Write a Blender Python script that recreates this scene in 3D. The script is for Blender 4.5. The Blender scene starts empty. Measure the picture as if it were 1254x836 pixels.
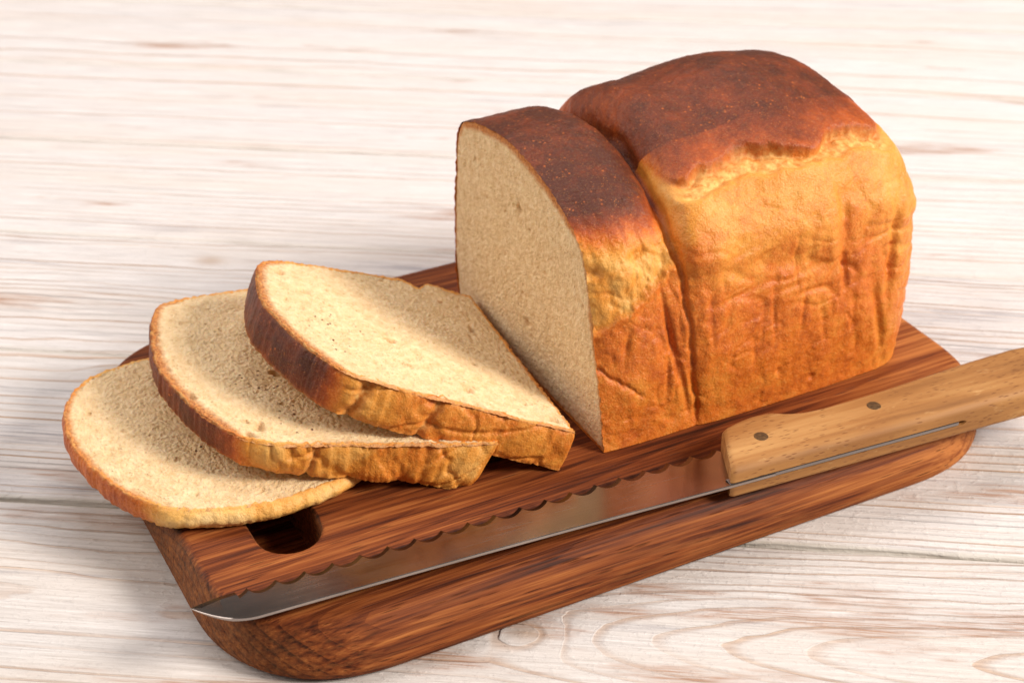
import bpy, bmesh, math, random
import numpy as np
from mathutils import Vector, Matrix

# ------------------------------------------------------------------ camera, light, exposure
scene = bpy.context.scene
CM = 0.01
rad = math.radians
cam_data = bpy.data.cameras.new("camera")
cam = bpy.data.objects.new("camera", cam_data)
scene.collection.objects.link(cam)
cam.location = (-27.336 * CM, -44.883 * CM, 40.0 * CM)
cam.rotation_euler = (rad(90 - 32), 0, rad(-27.5))
cam_data.sensor_width = 36
cam_data.lens = 59.404
cam_data.clip_start = 0.02
cam_data.clip_end = 20
cam_data.dof.use_dof = True
cam_data.dof.focus_distance = 0.60
cam_data.dof.aperture_fstop = 15
scene.camera = cam

world = bpy.data.worlds.new("World")
scene.world = world
world.use_nodes = True
bg = world.node_tree.nodes["Background"]
bg.inputs[0].default_value = (1.0, 0.88, 0.82, 1)
bg.inputs[1].default_value = 0.16

def area_light(name, az, el, dist, size, power, color):
    d = bpy.data.lights.new(name, 'AREA')
    d.shape = 'RECTANGLE'
    d.size, d.size_y = size
    d.energy = power
    d.color = color
    o = bpy.data.objects.new(name, d)
    scene.collection.objects.link(o)
    t = Vector((2 * CM, 4 * CM, 4 * CM))
    v = Vector((math.cos(az) * math.cos(el), math.sin(az) * math.cos(el), math.sin(el)))
    o.location = t + v * dist
    o.rotation_euler = v.to_track_quat('Z', 'Y').to_euler()
    return o

area_light("window_light", rad(-44), rad(35), 2.8, (0.80, 0.80), 114, (1.0, 0.935, 0.865))
area_light("left_window_light", rad(146), rad(38), 2.6, (2.4, 2.0), 50, (1.0, 0.94, 0.90))
area_light("overhead_fill", rad(58), rad(62), 2.4, (1.8, 1.0), 25, (1.0, 0.97, 0.99))  # added soft fill from above, no known lamp there

scene.view_settings.view_transform = 'Standard'
scene.view_settings.look = 'None'
scene.view_settings.exposure = 0.0
scene.view_settings.gamma = 1.0
scene.render.engine = 'CYCLES'

# ------------------------------------------------------------------ small tools
def srgb(r, g, b):
    def f(c):
        c /= 255.0
        return c / 12.92 if c <= 0.04045 else ((c + 0.055) / 1.055) ** 2.4
    return (f(r), f(g), f(b), 1.0)

rng = np.random.default_rng(7)
_perm = rng.permutation(256)
_perm = np.concatenate([_perm, _perm, _perm])
_grad = rng.normal(size=(256, 3))
_grad /= np.linalg.norm(_grad, axis=1)[:, None]

def pnoise(x, y, z=0.0):
    x, y, z = np.broadcast_arrays(np.asarray(x, float), np.asarray(y, float), np.asarray(z, float))
    xi, yi, zi = np.floor(x).astype(int), np.floor(y).astype(int), np.floor(z).astype(int)
    xf, yf, zf = x - xi, y - yi, z - zi
    xi &= 255; yi &= 255; zi &= 255
    u, v, w = (t * t * t * (t * (t * 6 - 15) + 10) for t in (xf, yf, zf))
    def g(dx, dy, dz):
        h = _perm[_perm[_perm[(xi + dx) & 255] + ((yi + dy) & 255)] + ((zi + dz) & 255)]
        gr = _grad[h]
        return gr[..., 0] * (xf - dx) + gr[..., 1] * (yf - dy) + gr[..., 2] * (zf - dz)
    def l(a, b, t): return a + t * (b - a)
    return l(l(l(g(0,0,0), g(1,0,0), u), l(g(0,1,0), g(1,1,0), u), v),
             l(l(g(0,0,1), g(1,0,1), u), l(g(0,1,1), g(1,1,1), u), v), w) * 1.6

def fbm(x, y, z=0.0, o=4):
    s, a, f = 0.0, 1.0, 1.0
    for k in range(o):
        s = s + a * pnoise(np.asarray(x) * f + 17.3 * k, np.asarray(y) * f + 5.1 * k, np.asarray(z) * f + 3.7 * k)
        a *= 0.5; f *= 2.03
    return s

def worley(x, y, seed=0):
    """F1 distance of jittered cells, and a random number per cell"""
    xi, yi = np.floor(x).astype(int), np.floor(y).astype(int)
    best = np.full(x.shape, 9.0); rnd = np.zeros(x.shape)
    for dx in (-1, 0, 1):
        for dy in (-1, 0, 1):
            cx, cy = xi + dx, yi + dy
            h = _perm[_perm[(cx + seed) & 255] + ((cy + 3 * seed) & 255)]
            h2 = _perm[h + 57]; h3 = _perm[h + 133]
            d = np.hypot(cx + h / 255.0 - x, cy + h2 / 255.0 - y)
            m = d < best
            best = np.where(m, d, best); rnd = np.where(m, h3 / 255.0, rnd)
    return best, rnd

def sstep(a, b, x):
    t = np.clip((np.asarray(x, float) - a) / (b - a), 0, 1)
    return t * t * (3 - 2 * t)

def gauss(x, s): return np.exp(-0.5 * (np.asarray(x) / s) ** 2)

def crom(P, n):
    P = np.asarray(P, float)
    P = np.vstack([2 * P[0] - P[1], P, 2 * P[-1] - P[-2]])
    out = []
    for i in range(1, len(P) - 2):
        p0, p1, p2, p3 = P[i - 1:i + 3]
        for t in np.arange(n) / n:
            out.append(.5 * (2 * p1 + (p2 - p0) * t + (2 * p0 - 5 * p1 + 4 * p2 - p3) * t * t + (3 * p1 - p0 - 3 * p2 + p3) * t ** 3))
    out.append(P[-2])
    return np.array(out)

def resample(P, n, closed=False):
    P = np.asarray(P, float)
    if closed: P = np.vstack([P, P[:1]])
    s = np.concatenate([[0], np.cumsum(np.linalg.norm(np.diff(P, axis=0), axis=1))])
    q = np.linspace(0, s[-1], n, endpoint=not closed)
    return np.stack([np.interp(q, s, P[:, k]) for k in range(P.shape[1])], 1)

def grid_faces(nu, nv, closed_u=False, closed_v=False, base=0):
    iu = np.arange(nu if closed_u else nu - 1); iv = np.arange(nv if closed_v else nv - 1)
    I, J = np.meshgrid(iu, iv, indexing='ij')
    I2, J2 = (I + 1) % nu, (J + 1) % nv
    f = np.stack([I * nv + J, I2 * nv + J, I2 * nv + J2, I * nv + J2], -1).reshape(-1, 4)
    return f + base

def mesh_obj(name, verts, quads, mat, parent=None, attrs=None, tris=None, smooth=True, matrix=None):
    verts = np.ascontiguousarray(verts, dtype=np.float32)
    me = bpy.data.meshes.new(name)
    quads = np.asarray(quads, dtype=np.int32).reshape(-1, 4)
    tris = np.asarray(tris if tris is not None else [], dtype=np.int32).reshape(-1, 3)
    nl = quads.size + tris.size
    me.vertices.add(len(verts)); me.vertices.foreach_set('co', verts.ravel())
    me.loops.add(nl); me.loops.foreach_set('vertex_index', np.concatenate([quads.ravel(), tris.ravel()]).astype(np.int32))
    starts = np.concatenate([np.arange(len(quads)) * 4, quads.size + np.arange(len(tris)) * 3]).astype(np.int32)
    me.polygons.add(len(starts)); me.polygons.foreach_set('loop_start', starts)
    me.update(calc_edges=True); me.validate()
    me.polygons.foreach_set('use_smooth', np.full(len(me.polygons), smooth))
    for k, v in (attrs or {}).items():
        a = me.attributes.new(k, 'FLOAT', 'POINT'); a.data.foreach_set('value', np.ascontiguousarray(v, dtype=np.float32))
    me.materials.append(mat)
    o = bpy.data.objects.new(name, me); scene.collection.objects.link(o)
    if parent is not None: o.parent = parent
    if matrix is not None: o.matrix_local = matrix
    return o

def thing(name, label, cat, loc=(0, 0, 0), rz=0, group=None):
    o = bpy.data.objects.new(name, None); scene.collection.objects.link(o)
    o.empty_display_size = 0.02
    o.location = loc; o.rotation_euler = (0, 0, rz)
    o['label'] = label; o['category'] = cat
    if group: o['group'] = group
    return o

# ------------------------------------------------------------------ node helper
class NT:
    def __init__(self, name):
        self.m = bpy.data.materials.new(name); self.m.use_nodes = True
        self.t = self.m.node_tree; self.n = self.t.nodes; self.l = self.t.links
        self.bsdf = self.n["Principled BSDF"]
    def put(self, sock, v):
        if isinstance(v, bpy.types.NodeSocket): self.l.new(v, sock)
        elif v is not None: sock.default_value = v
    def math(self, op, a, b=None, c=None, clamp=False):
        n = self.n.new('ShaderNodeMath'); n.operation = op; n.use_clamp = clamp
        for s, v in zip(n.inputs, (a, b, c)): self.put(s, v)
        return n.outputs[0]
    def obj(self):
        return self.n.new('ShaderNodeTexCoord').outputs['Object']
    def mapping(self, vec, scale=(1, 1, 1), loc=(0, 0, 0), rot=(0, 0, 0)):
        n = self.n.new('ShaderNodeMapping'); self.put(n.inputs[0], vec)
        n.inputs['Scale'].default_value = scale; n.inputs['Location'].default_value = loc; n.inputs['Rotation'].default_value = rot
        return n.outputs[0]
    def noise(self, vec, scale=1, detail=4, rough=0.5, dist=0.0, color=False):
        n = self.n.new('ShaderNodeTexNoise'); self.put(n.inputs['Vector'], vec)
        n.inputs['Scale'].default_value = scale; n.inputs['Detail'].default_value = detail
        n.inputs['Roughness'].default_value = rough; n.inputs['Distortion'].default_value = dist
        return n.outputs['Color' if color else 'Fac']
    def vor(self, vec, scale=1, feature='F1', rand=1.0, out='Distance'):
        n = self.n.new('ShaderNodeTexVoronoi'); n.feature = feature; self.put(n.inputs['Vector'], vec)
        n.inputs['Scale'].default_value = scale; n.inputs['Randomness'].default_value = rand
        return n.outputs[out]
    def ramp(self, fac, stops, interp='LINEAR'):
        n = self.n.new('ShaderNodeValToRGB'); self.put(n.inputs[0], fac); cr = n.color_ramp; cr.interpolation = interp
        while len(cr.elements) > 1: cr.elements.remove(cr.elements[-1])
        cr.elements[0].position = stops[0][0]; cr.elements[0].color = stops[0][1]
        for p, c in stops[1:]:
            e = cr.elements.new(p); e.color = c
        return n.outputs[0]
    def rng(self, v, a, b, c=0.0, d=1.0, smooth=False):
        n = self.n.new('ShaderNodeMapRange'); n.clamp = True
        if smooth: n.interpolation_type = 'SMOOTHSTEP'
        for s, q in zip(n.inputs, (v, a, b, c, d)): self.put(s, q)
        return n.outputs[0]
    def mix(self, f, a, b, mode='MIX'):
        n = self.n.new('ShaderNodeMix'); n.data_type = 'RGBA'; n.blend_type = mode
        self.put(n.inputs[0], f); self.put(n.inputs[6], a); self.put(n.inputs[7], b)
        return n.outputs[2]
    def attr(self, name):
        n = self.n.new('ShaderNodeAttribute'); n.attribute_name = name
        return n.outputs['Fac']
    def sep(self, v):
        n = self.n.new('ShaderNodeSeparateXYZ'); self.put(n.inputs[0], v); return n.outputs
    def comb(self, x, y, z):
        n = self.n.new('ShaderNodeCombineXYZ')
        for s, v in zip(n.inputs, (x, y, z)): self.put(s, v)
        return n.outputs[0]
    def bump(self, h, strength=0.5, dist=0.001, normal=None):
        n = self.n.new('ShaderNodeBump'); n.inputs['Strength'].default_value = strength
        n.inputs['Distance'].default_value = dist; self.put(n.inputs['Height'], h)
        if normal is not None: self.put(n.inputs['Normal'], normal)
        return n.outputs[0]
    def out(self, color=None, rough=None, normal=None, metallic=None, spec=None):
        b = self.bsdf.inputs
        self.put(b['Base Color'], color); self.put(b['Roughness'], rough); self.put(b['Normal'], normal)
        self.put(b['Metallic'], metallic); self.put(b['Specular IOR Level'], spec)
        return self.m

# ------------------------------------------------------------------ materials
def plank_material(k, y0, depth, slope, ring, wear, knots, tone):
    """whitewashed brushed pine: rings of a slightly tilted log cut by the plank's face"""
    m = NT("whitewashed_pine")
    P = m.obj(); x, y, z = m.sep(P)
    off = (k * 0.37 + .21, k * 0.11 + .4, 0)
    wv = m.noise(m.mapping(P, (2.6, 9, 1), off), 1, 2, .5)
    wv2 = m.noise(m.mapping(P, (14.0, 50, 1), off), 1, 3, .55)
    warp = m.math('ADD', m.math('MULTIPLY', m.math('SUBTRACT', wv, .5), .024 if k == 1 else .016), m.math('MULTIPLY', m.math('SUBTRACT', wv2, .5), .0050))
    yy = m.math('ADD', m.math('SUBTRACT', y, y0), warp)
    dd = m.math('ADD', m.math('MULTIPLY_ADD', m.math('MAXIMUM', x, -.05), slope, depth), m.math('MULTIPLY', warp, .6))
    r = m.math('SQRT', m.math('ADD', m.math('MULTIPLY', yy, yy), m.math('MULTIPLY', dd, dd)))
    kmask = None
    for (kx, ky, ks, ka) in knots:
        ex = m.math('MULTIPLY', m.math('SUBTRACT', x, kx), 0.62); ey = m.math('SUBTRACT', y, ky)
        q = m.math('ADD', m.math('MULTIPLY', ex, ex), m.math('MULTIPLY', ey, ey))
        g = m.math('EXPONENT', m.math('MULTIPLY', q, -1.0 / (ks * ks)))
        r = m.math('MULTIPLY_ADD', g, ka, r)
        c = m.math('EXPONENT', m.math('MULTIPLY', q, -1.0 / (0.0045 ** 2)))
        kmask = c if kmask is None else m.math('MAXIMUM', kmask, c)
    u = m.math('DIVIDE', r, ring)
    ph = m.math('FRACT', u)
    cell = m.math('FLOOR', u)
    line = m.math('MULTIPLY', m.rng(ph, .66, .90, smooth=True), m.rng(ph, .97, .93, smooth=True))
    wn = m.n.new('ShaderNodeTexWhiteNoise'); wn.noise_dimensions = '1D'; m.put(wn.inputs['W'], cell)
    wn2 = m.n.new('ShaderNodeTexWhiteNoise'); wn2.noise_dimensions = '1D'; m.put(wn2.inputs['W'], m.math('ADD', cell, 31.7))
    along = m.noise(m.mapping(P, (7, 40, 1), (k, k * 2, 0)), 1, 4, .6)
    strg = m.rng(m.math('ADD', m.math('MULTIPLY', wn.outputs[0], .5), along), .52, .95, 0.0, 1.0)
    line = m.math('MULTIPLY', line, strg)
    fib = m.noise(m.mapping(P, (26, 800, 1), off), 1, 4, .7)      # brush fibres
    fib2 = m.noise(m.mapping(P, (60, 1700, 1), off), 1, 2, .6)
    dash = m.noise(m.mapping(P, (22, 520, 1), (k * 1.7, 3, 0)), 1, 3, .65)
    patch = m.noise(m.mapping(P, (7, 38, 1), (k * 3.1, 7, 0)), 1, 4, .62)
    worn = m.math('MULTIPLY', m.rng(patch, .62 - wear, .72 - wear, smooth=True), m.rng(fib, .40, .58))
    grey = m.noise(m.mapping(P, (4, 64, 1), (k * 5.7, 2, 0)), 1, 4, .62)
    base = m.mix(m.rng(fib, .3, .72), srgb(198, 191, 187), srgb(234, 229, 227))
    base = m.mix(m.math('MULTIPLY', m.rng(m.noise(m.mapping(P, (4, 26, 1), (k, 9, 0)), 1, 3, .5), .45, .72), .4), base, srgb(218, 202, 186))
    base = m.mix(m.math('MULTIPLY', m.rng(grey, .52 if k in (2, 3) else .56, .70, smooth=True), m.math('MULTIPLY', m.rng(fib, .62, .36), .8 if k < 4 else .45)), base, srgb(150, 147, 156))
    lc = m.mix(m.rng(fib, .35, .7), srgb(156, 102, 54), srgb(208, 162, 110))
    lc = m.mix(m.rng(wn2.outputs[0], .70, .74), lc, srgb(128, 118, 116))
    base = m.mix(m.math('MULTIPLY', line, .85 if k in (2, 3) else .5), base, lc)
    base = m.mix(m.math('MULTIPLY', worn, .8), base, m.mix(fib2, srgb(120, 68, 42), srgb(196, 148, 112)))
    base = m.mix(m.math('MULTIPLY', m.rng(dash, .66, .74), .45), base, srgb(128, 104, 92))
    if kmask is not None:
        base = m.mix(m.math('MULTIPLY', kmask, .55), base, srgb(170, 138, 108))
    # paint gathered in the eased edges
    ed = m.rng(m.math('ABSOLUTE', y), .0496, .0516, smooth=True)
    base = m.mix(m.math('MULTIPLY', ed, .75 if k in (1, 2) else .35), base, m.mix(m.rng(fib, .35, .65), srgb(186, 177, 164), srgb(214, 208, 198)))
    base = m.mix(1.0, base, tuple(min(1.0, c_ + d_) for c_, d_ in zip(tone, (0, .012, .016, 0))), 'MULTIPLY')
    h = m.math('SUBTRACT', m.math('MULTIPLY', ph, .35), m.math('MULTIPLY', line, 1.1))
    h = m.math('ADD', h, m.math('MULTIPLY', fib, .6))
    h = m.math('ADD', h, m.math('MULTIPLY', fib2, .4))
    blob = m.noise(m.mapping(P, (240, 420, 1)), 1, 3, .6)
    h = m.math('ADD', h, m.math('MULTIPLY', m.rng(blob, .5, .8), .5))
    return m.out(base, m.rng(fib, .3, .7, .5, .68), m.bump(h, .75, .0008), spec=.35)

def board_material():
    m = NT("oiled_hardwood")
    P = m.obj(); x, y, z = m.sep(P)
    wob = m.noise(m.mapping(P, (3.5, 16, 16)), 1, 3, .5)
    P2 = m.comb(x, m.math('MULTIPLY_ADD', wob, .007, y), m.math('MULTIPLY_ADD', wob, .005, z))
    s1 = m.noise(m.mapping(P2, (9, 300, 300)), 1, 4, .66)
    s2 = m.noise(m.mapping(P2, (20, 900, 900)), 1, 3, .6)
    s3 = m.noise(m.mapping(P2, (4, 80, 80), (4, 2, 1)), 1, 3, .55)
    v = m.math('ADD', m.math('MULTIPLY', s1, .55), m.math('ADD', m.math('MULTIPLY', s2, .38), m.math('MULTIPLY', s3, .32)))
    nx_ = m.math('ABSOLUTE', m.sep(m.n.new('ShaderNodeNewGeometry').outputs['Normal'])[0])
    # growth rings, seen as arcs on the end grain
    yy = m.math('SUBTRACT', m.sep(P2)[1], .02); zz = m.math('ADD', m.sep(P2)[2], .055)
    rr = m.math('ADD', m.math('SQRT', m.math('ADD', m.math('MULTIPLY', yy, yy), m.math('MULTIPLY', zz, zz))), m.math('MULTIPLY', x, .035))
    ring = m.math('FRACT', m.math('DIVIDE', rr, .0030))
    rline = m.math('MULTIPLY', m.rng(ring, .6, .95, smooth=True), m.rng(nx_, .15, .6, .05, .13))
    v = m.math('ADD', v, m.math('SUBTRACT', .005, rline))
    v = m.math('ADD', v, m.math('MULTIPLY', m.rng(m.math('MULTIPLY_ADD', m.math('SUBTRACT', wob, .5), .12, x), .03, .17, smooth=True), .16))  # paler towards the right: wood variation, with some gloss put into the colour
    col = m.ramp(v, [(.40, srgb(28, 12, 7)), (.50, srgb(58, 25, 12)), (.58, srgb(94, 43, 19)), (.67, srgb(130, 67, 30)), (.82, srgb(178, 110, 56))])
    # dark open pores: short dashes along the grain
    por = m.vor(m.mapping(P2, (60, 900, 900)), 1)
    pm = m.math('MULTIPLY', m.rng(por, .28, .12), m.rng(s1, .42, .58))
    col = m.mix(m.math('MULTIPLY', pm, .6), col, srgb(48, 20, 11))
    # drier, paler end grain where the surface faces along the grain
    nrm = m.n.new('ShaderNodeNewGeometry').outputs['Normal']
    nx = m.math('ABSOLUTE', m.sep(nrm)[0])
    dust = m.noise(m.mapping(P, (300, 300, 300)), 1, 4, .7)
    eg = m.math('MULTIPLY', m.rng(nx, .35, .85), .5)
    col = m.mix(eg, col, m.mix(m.rng(dust, .35, .65), srgb(78, 46, 26), srgb(140, 96, 62)))
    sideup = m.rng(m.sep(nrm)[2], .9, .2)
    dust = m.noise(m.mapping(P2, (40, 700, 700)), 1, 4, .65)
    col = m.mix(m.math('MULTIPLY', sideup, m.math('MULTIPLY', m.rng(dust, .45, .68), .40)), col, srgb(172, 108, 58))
    h = m.math('ADD', m.math('MULTIPLY', s2, .6), m.math('SUBTRACT', m.math('MULTIPLY', s1, .4), m.math('MULTIPLY', pm, .6)))
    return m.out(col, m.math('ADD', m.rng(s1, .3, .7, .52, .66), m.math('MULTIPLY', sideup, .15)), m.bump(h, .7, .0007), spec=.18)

def crust_material():
    m = NT("baked_crust")
    P = m.obj()
    bake = m.attr('bake'); tear = m.attr('tear')
    n1 = m.noise(P, 95, 4, .6); n2 = m.noise(P, 420, 3, .6); n3 = m.noise(P, 1500, 2, .6); n0 = m.noise(P, 34, 3, .55)
    d = m.math('ADD', m.math('MULTIPLY', m.math('SUBTRACT', n1, .5), .26), m.math('MULTIPLY', m.math('SUBTRACT', n2, .5), .22))
    d = m.math('ADD', d, m.math('MULTIPLY', m.math('SUBTRACT', n0, .5), .22))
    v = m.math('ADD', bake, m.math('MULTIPLY', d, m.rng(bake, 0, .6, .65, 1.0)))
    col = m.ramp(v, [(0, srgb(242, 208, 148)), (.2, srgb(236, 182, 100)), (.38, srgb(226, 148, 58)), (.56, srgb(212, 112, 34)),
                     (.70, srgb(172, 78, 27)), (.84, srgb(126, 54, 22)), (1.0, srgb(82, 37, 20))])
    gr = m.noise(P, 1250, 3, .7)
    col = m.mix(m.math('MULTIPLY', m.rng(gr, .52, .72), m.rng(bake, .55, .85, .42, .14)), col, m.mix(.55, col, srgb(250, 205, 130)))
    col = m.mix(m.math('MULTIPLY', m.rng(gr, .46, .32), .40), col, m.mix(.6, col, srgb(90, 36, 14)))
    # blisters: small paler flecks in the dark crust
    f1 = m.vor(P, 420); f1m = m.math('MULTIPLY', m.rng(f1, .26, .12), m.rng(m.noise(P, 150, 2, .5), .5, .62))
    f2 = m.vor(P, 1050); f2m = m.math('MULTIPLY', m.rng(f2, .3, .15), m.rng(m.noise(P, 330, 3, .6), .48, .62))
    dark = m.rng(bake, .55, .85)
    col = m.mix(m.math('MULTIPLY', m.math('MULTIPLY', f1m, dark), .75), col, srgb(196, 104, 44))
    col = m.mix(m.math('MULTIPLY', m.math('MULTIPLY', f2m, dark), .65), col, srgb(188, 112, 52))
    gold = m.math('MULTIPLY', m.rng(n3, .6, .75), m.rng(bake, .75, .45))
    col = m.mix(m.math('MULTIPLY', gold, .35), col, srgb(240, 196, 120))
    tc = m.mix(m.rng(n2, .35, .65), srgb(206, 126, 50), srgb(240, 190, 112))
    col = m.mix(m.math('MULTIPLY', tear, m.rng(n1, .2, .5)), col, tc)
    h = m.math('ADD', m.math('MULTIPLY', n2, .8), m.math('MULTIPLY', n3, .35))
    h = m.math('ADD', h, m.math('MULTIPLY', n1, .6))
    h = m.math('ADD', h, m.math('MULTIPLY', gr, .55))
    h = m.math('ADD', h, m.math('MULTIPLY', f1m, .12))
    rough = m.rng(bake, .4, .95, .38, .45)
    return m.out(col, m.math('ADD', rough, m.math('MULTIPLY', tear, .2)), m.bump(h, .5, .0011), spec=.32)

def crumb_material():
    m = NT("bread_crumb")
    P = m.obj()
    rim = m.attr('rim'); rb = m.attr('rimbake'); pore = m.attr('pore'); fl = m.attr('fleck')
    n1 = m.noise(P, 260, 4, .62); n2 = m.noise(P, 900, 3, .6); n0 = m.noise(P, 40, 3, .5); n4 = m.noise(P, 2200, 2, .5)
    col = m.mix(m.rng(n1, .3, .7), srgb(212, 177, 130), srgb(240, 213, 170))
    col = m.mix(m.math('MULTIPLY', m.rng(n0, .4, .7), .28), col, srgb(220, 184, 134))
    col = m.mix(m.math('MULTIPLY', m.rng(n2, .52, .72), .45), col, srgb(240, 216, 174))
    pv = m.vor(P, 560); pm = m.math('MULTIPLY', m.rng(pv, .30, .10), m.rng(m.noise(P, 210, 3, .6), .44, .60))
    pv2 = m.vor(P, 300); pm2 = m.math('MULTIPLY', m.rng(pv2, .22, .10), m.rng(m.noise(P, 120, 2, .6), .50, .62))
    pm = m.math('MAXIMUM', pm, pm2)
    col = m.mix(m.math('MULTIPLY', pm, .36), col, srgb(190, 144, 92))
    col = m.mix(m.math('MULTIPLY', pore, .6), col, srgb(190, 144, 92))
    # toasted edge next to the crust, as wide as that stretch was baked
    w = m.rng(rb, .25, 1.0, .14, .60)
    t = m.math('DIVIDE', m.math('ADD', rim, m.math('MULTIPLY', m.math('SUBTRACT', n1, .5), .22)), w)
    edge = m.ramp(t, [(0, (1, 1, 1, 1)), (.5, (.85, .85, .85, 1)), (1, (0, 0, 0, 1))])
    col = m.mix(m.math('MULTIPLY', edge, m.rng(rb, .15, .7, .55, .95)), col, m.mix(m.rng(n2, .35, .65), m.ramp(rb, [(.2, srgb(206, 138, 62)), (.6, srgb(176, 92, 34)), (1, srgb(128, 56, 22))]), srgb(206, 132, 64)))
    f = m.vor(P, 330); fm = m.math('MULTIPLY', m.rng(f, .21, .14), m.rng(m.math('ADD', fl, m.math('MULTIPLY', n0, .6)), .72, .95))
    col = m.mix(m.math('MULTIPLY', fm, .9), col, srgb(92, 44, 20))
    h = m.math('ADD', m.math('MULTIPLY', n1, 1.0), m.math('ADD', m.math('MULTIPLY', n2, .6), m.math('SUBTRACT', m.math('MULTIPLY', n4, .3), m.math('MULTIPLY', pm, .55))))
    b = m.bsdf.inputs
    b['Subsurface Weight'].default_value = 0.22
    b['Subsurface Radius'].default_value = (1.0, .55, .25); b['Subsurface Scale'].default_value = .003
    return m.out(col, .85, m.bump(h, .65, .0014), spec=.12)

def steel_material():
    m = NT("brushed_steel")
    P = m.obj()
    n = m.noise(m.mapping(P, (40, 900, 900)), 1, 3, .6); n2 = m.noise(P, 30, 3, .5)
    col = m.mix(m.rng(n2, .3, .7), srgb(146, 136, 130), srgb(176, 164, 156))
    return m.out(col, m.rng(m.math('ADD', m.math('MULTIPLY', n, .6), m.math('MULTIPLY', n2, .4)), .3, .7, .17, .30), m.bump(n, .05, .0002), metallic=1.0)

def tang_material():
    m = NT('dull_steel')
    n = m.noise(m.mapping(m.obj(), (60, 900, 900)), 1, 3, .6)
    return m.out(m.mix(n, srgb(120, 112, 108), srgb(160, 152, 148)), .48, m.bump(n, .1, .0002), metallic=.9)

def beech_material():
    m = NT("beech_wood")
    P = m.obj(); x, y, z = m.sep(P)
    wob = m.noise(m.mapping(P, (9, 40, 40)), 1, 3, .5)
    P2 = m.comb(x, m.math('MULTIPLY_ADD', wob, .006, y), z)
    s1 = m.noise(m.mapping(P2, (14, 230, 230)), 1, 4, .6); s0 = m.noise(m.mapping(P2, (10, 55, 55)), 1, 3, .5)
    col = m.ramp(m.math('ADD', m.math('MULTIPLY', s1, .5), m.math('MULTIPLY', s0, .5)), [(.32, srgb(124, 80, 40)), (.5, srgb(164, 114, 62)), (.68, srgb(192, 146, 90))])
    fl = m.vor(m.mapping(P2, (190, 950, 950), rot=(0, 0, .04)), 1); fm = m.math('MULTIPLY', m.rng(fl, .30, .16), m.rng(m.noise(P, 70, 2, .5), .36, .5))
    col = m.mix(m.math('MULTIPLY', fm, .7), col, srgb(112, 64, 28))
    sc = m.noise(m.mapping(P, (90, 260, 260), rot=(0, 0, .5)), 1, 4, .65)
    col = m.mix(m.math('MULTIPLY', m.rng(sc, .62, .76), .4), col, srgb(226, 186, 128))
    stain = m.noise(m.mapping(P, (26, 40, 40)), 1, 3, .5)
    col = m.mix(m.math('MULTIPLY', m.rng(stain, .55, .75), .35), col, srgb(146, 92, 44))
    h = m.math('SUBTRACT', m.math('MULTIPLY', s1, .4), m.math('MULTIPLY', fm, .5))
    return m.out(col, m.rng(s1, .3, .7, .55, .7), m.bump(h, .5, .0004), spec=.3)

def rivet_material():
    m = NT("tarnished_rivet")
    n = m.noise(m.obj(), 700, 3, .6)
    return m.out(m.mix(m.rng(n, .3, .7), srgb(70, 52, 32), srgb(116, 90, 56)), .5, m.bump(n, .3, .0003), metallic=.55)

def ground_steel_material():
    m = NT('ground_steel')
    n = m.noise(m.mapping(m.obj(), (900, 60, 60)), 1, 3, .6)
    return m.out(m.mix(n, srgb(74, 66, 62), srgb(112, 102, 96)), .27, m.bump(n, .15, .0002), metallic=1.0)

M_GROUND = ground_steel_material()
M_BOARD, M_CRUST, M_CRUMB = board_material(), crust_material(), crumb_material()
M_STEEL, M_BEECH, M_RIVET, M_TANG = steel_material(), beech_material(), rivet_material(), tang_material()

# ------------------------------------------------------------------ the table: planks side by side
# plank direction and seam offsets, measured in the ground frame of the camera and turned into the board's frame
YAW = rad(27.5)
PL_ANG = rad(-5.6) - YAW
e_dir = np.array([math.cos(PL_ANG), math.sin(PL_ANG)])
n_dir = np.array([-e_dir[1], e_dir[0]])
cam_xy = np.array([-27.336, -44.883])
table = thing('table', 'whitewashed brushed pine plank table under the wooden cutting board', 'table', (0, 0, 0))
PW = 10.6
planks = [  # pith y0, depth, slope, ring, wear, knots, tone      (metres, plank frame)
    (.010, .060, .02, .0046, .02, [], (1, .985, .97, 1)),
    (-.006, .030, -.13, .0036, .10, [(-0.038, -0.005, .010, .006)], (.90, .885, .865, 1)),
    (.070, .090, .008, .0030, .03, [(-0.232, 0.039, .008, .0028)], (.985, .97, .955, 1)),
    (-.078, .070, .02, .0033, .03, [(-0.215, 0.033, .009, .0034), (.21, .02, .010, .0036)], (.985, .97, .96, 1)),
    (.090, .080, .012, .0040, .02, [], (1, .985, .975, 1)),
    (.064, .085, -.02, .0046, .02, [(.25, -.01, .012, .005)], (1, .985, .98, 1)),
    (-.080, .080, .02, .0050, .0, [], (1, .99, .985, 1)),
    (.02, .050, .03, .0050, .01, [], (1, .985, .975, 1)),
    (.06, .050, -.02, .0050, .01, [], (1, .985, .975, 1)),
    (-.03, .050, .02, .0050, .01, [], (1, .985, .975, 1)),
    (.04, .040, .02, .0050, .01, [], (1, .985, .975, 1)),
]
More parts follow.
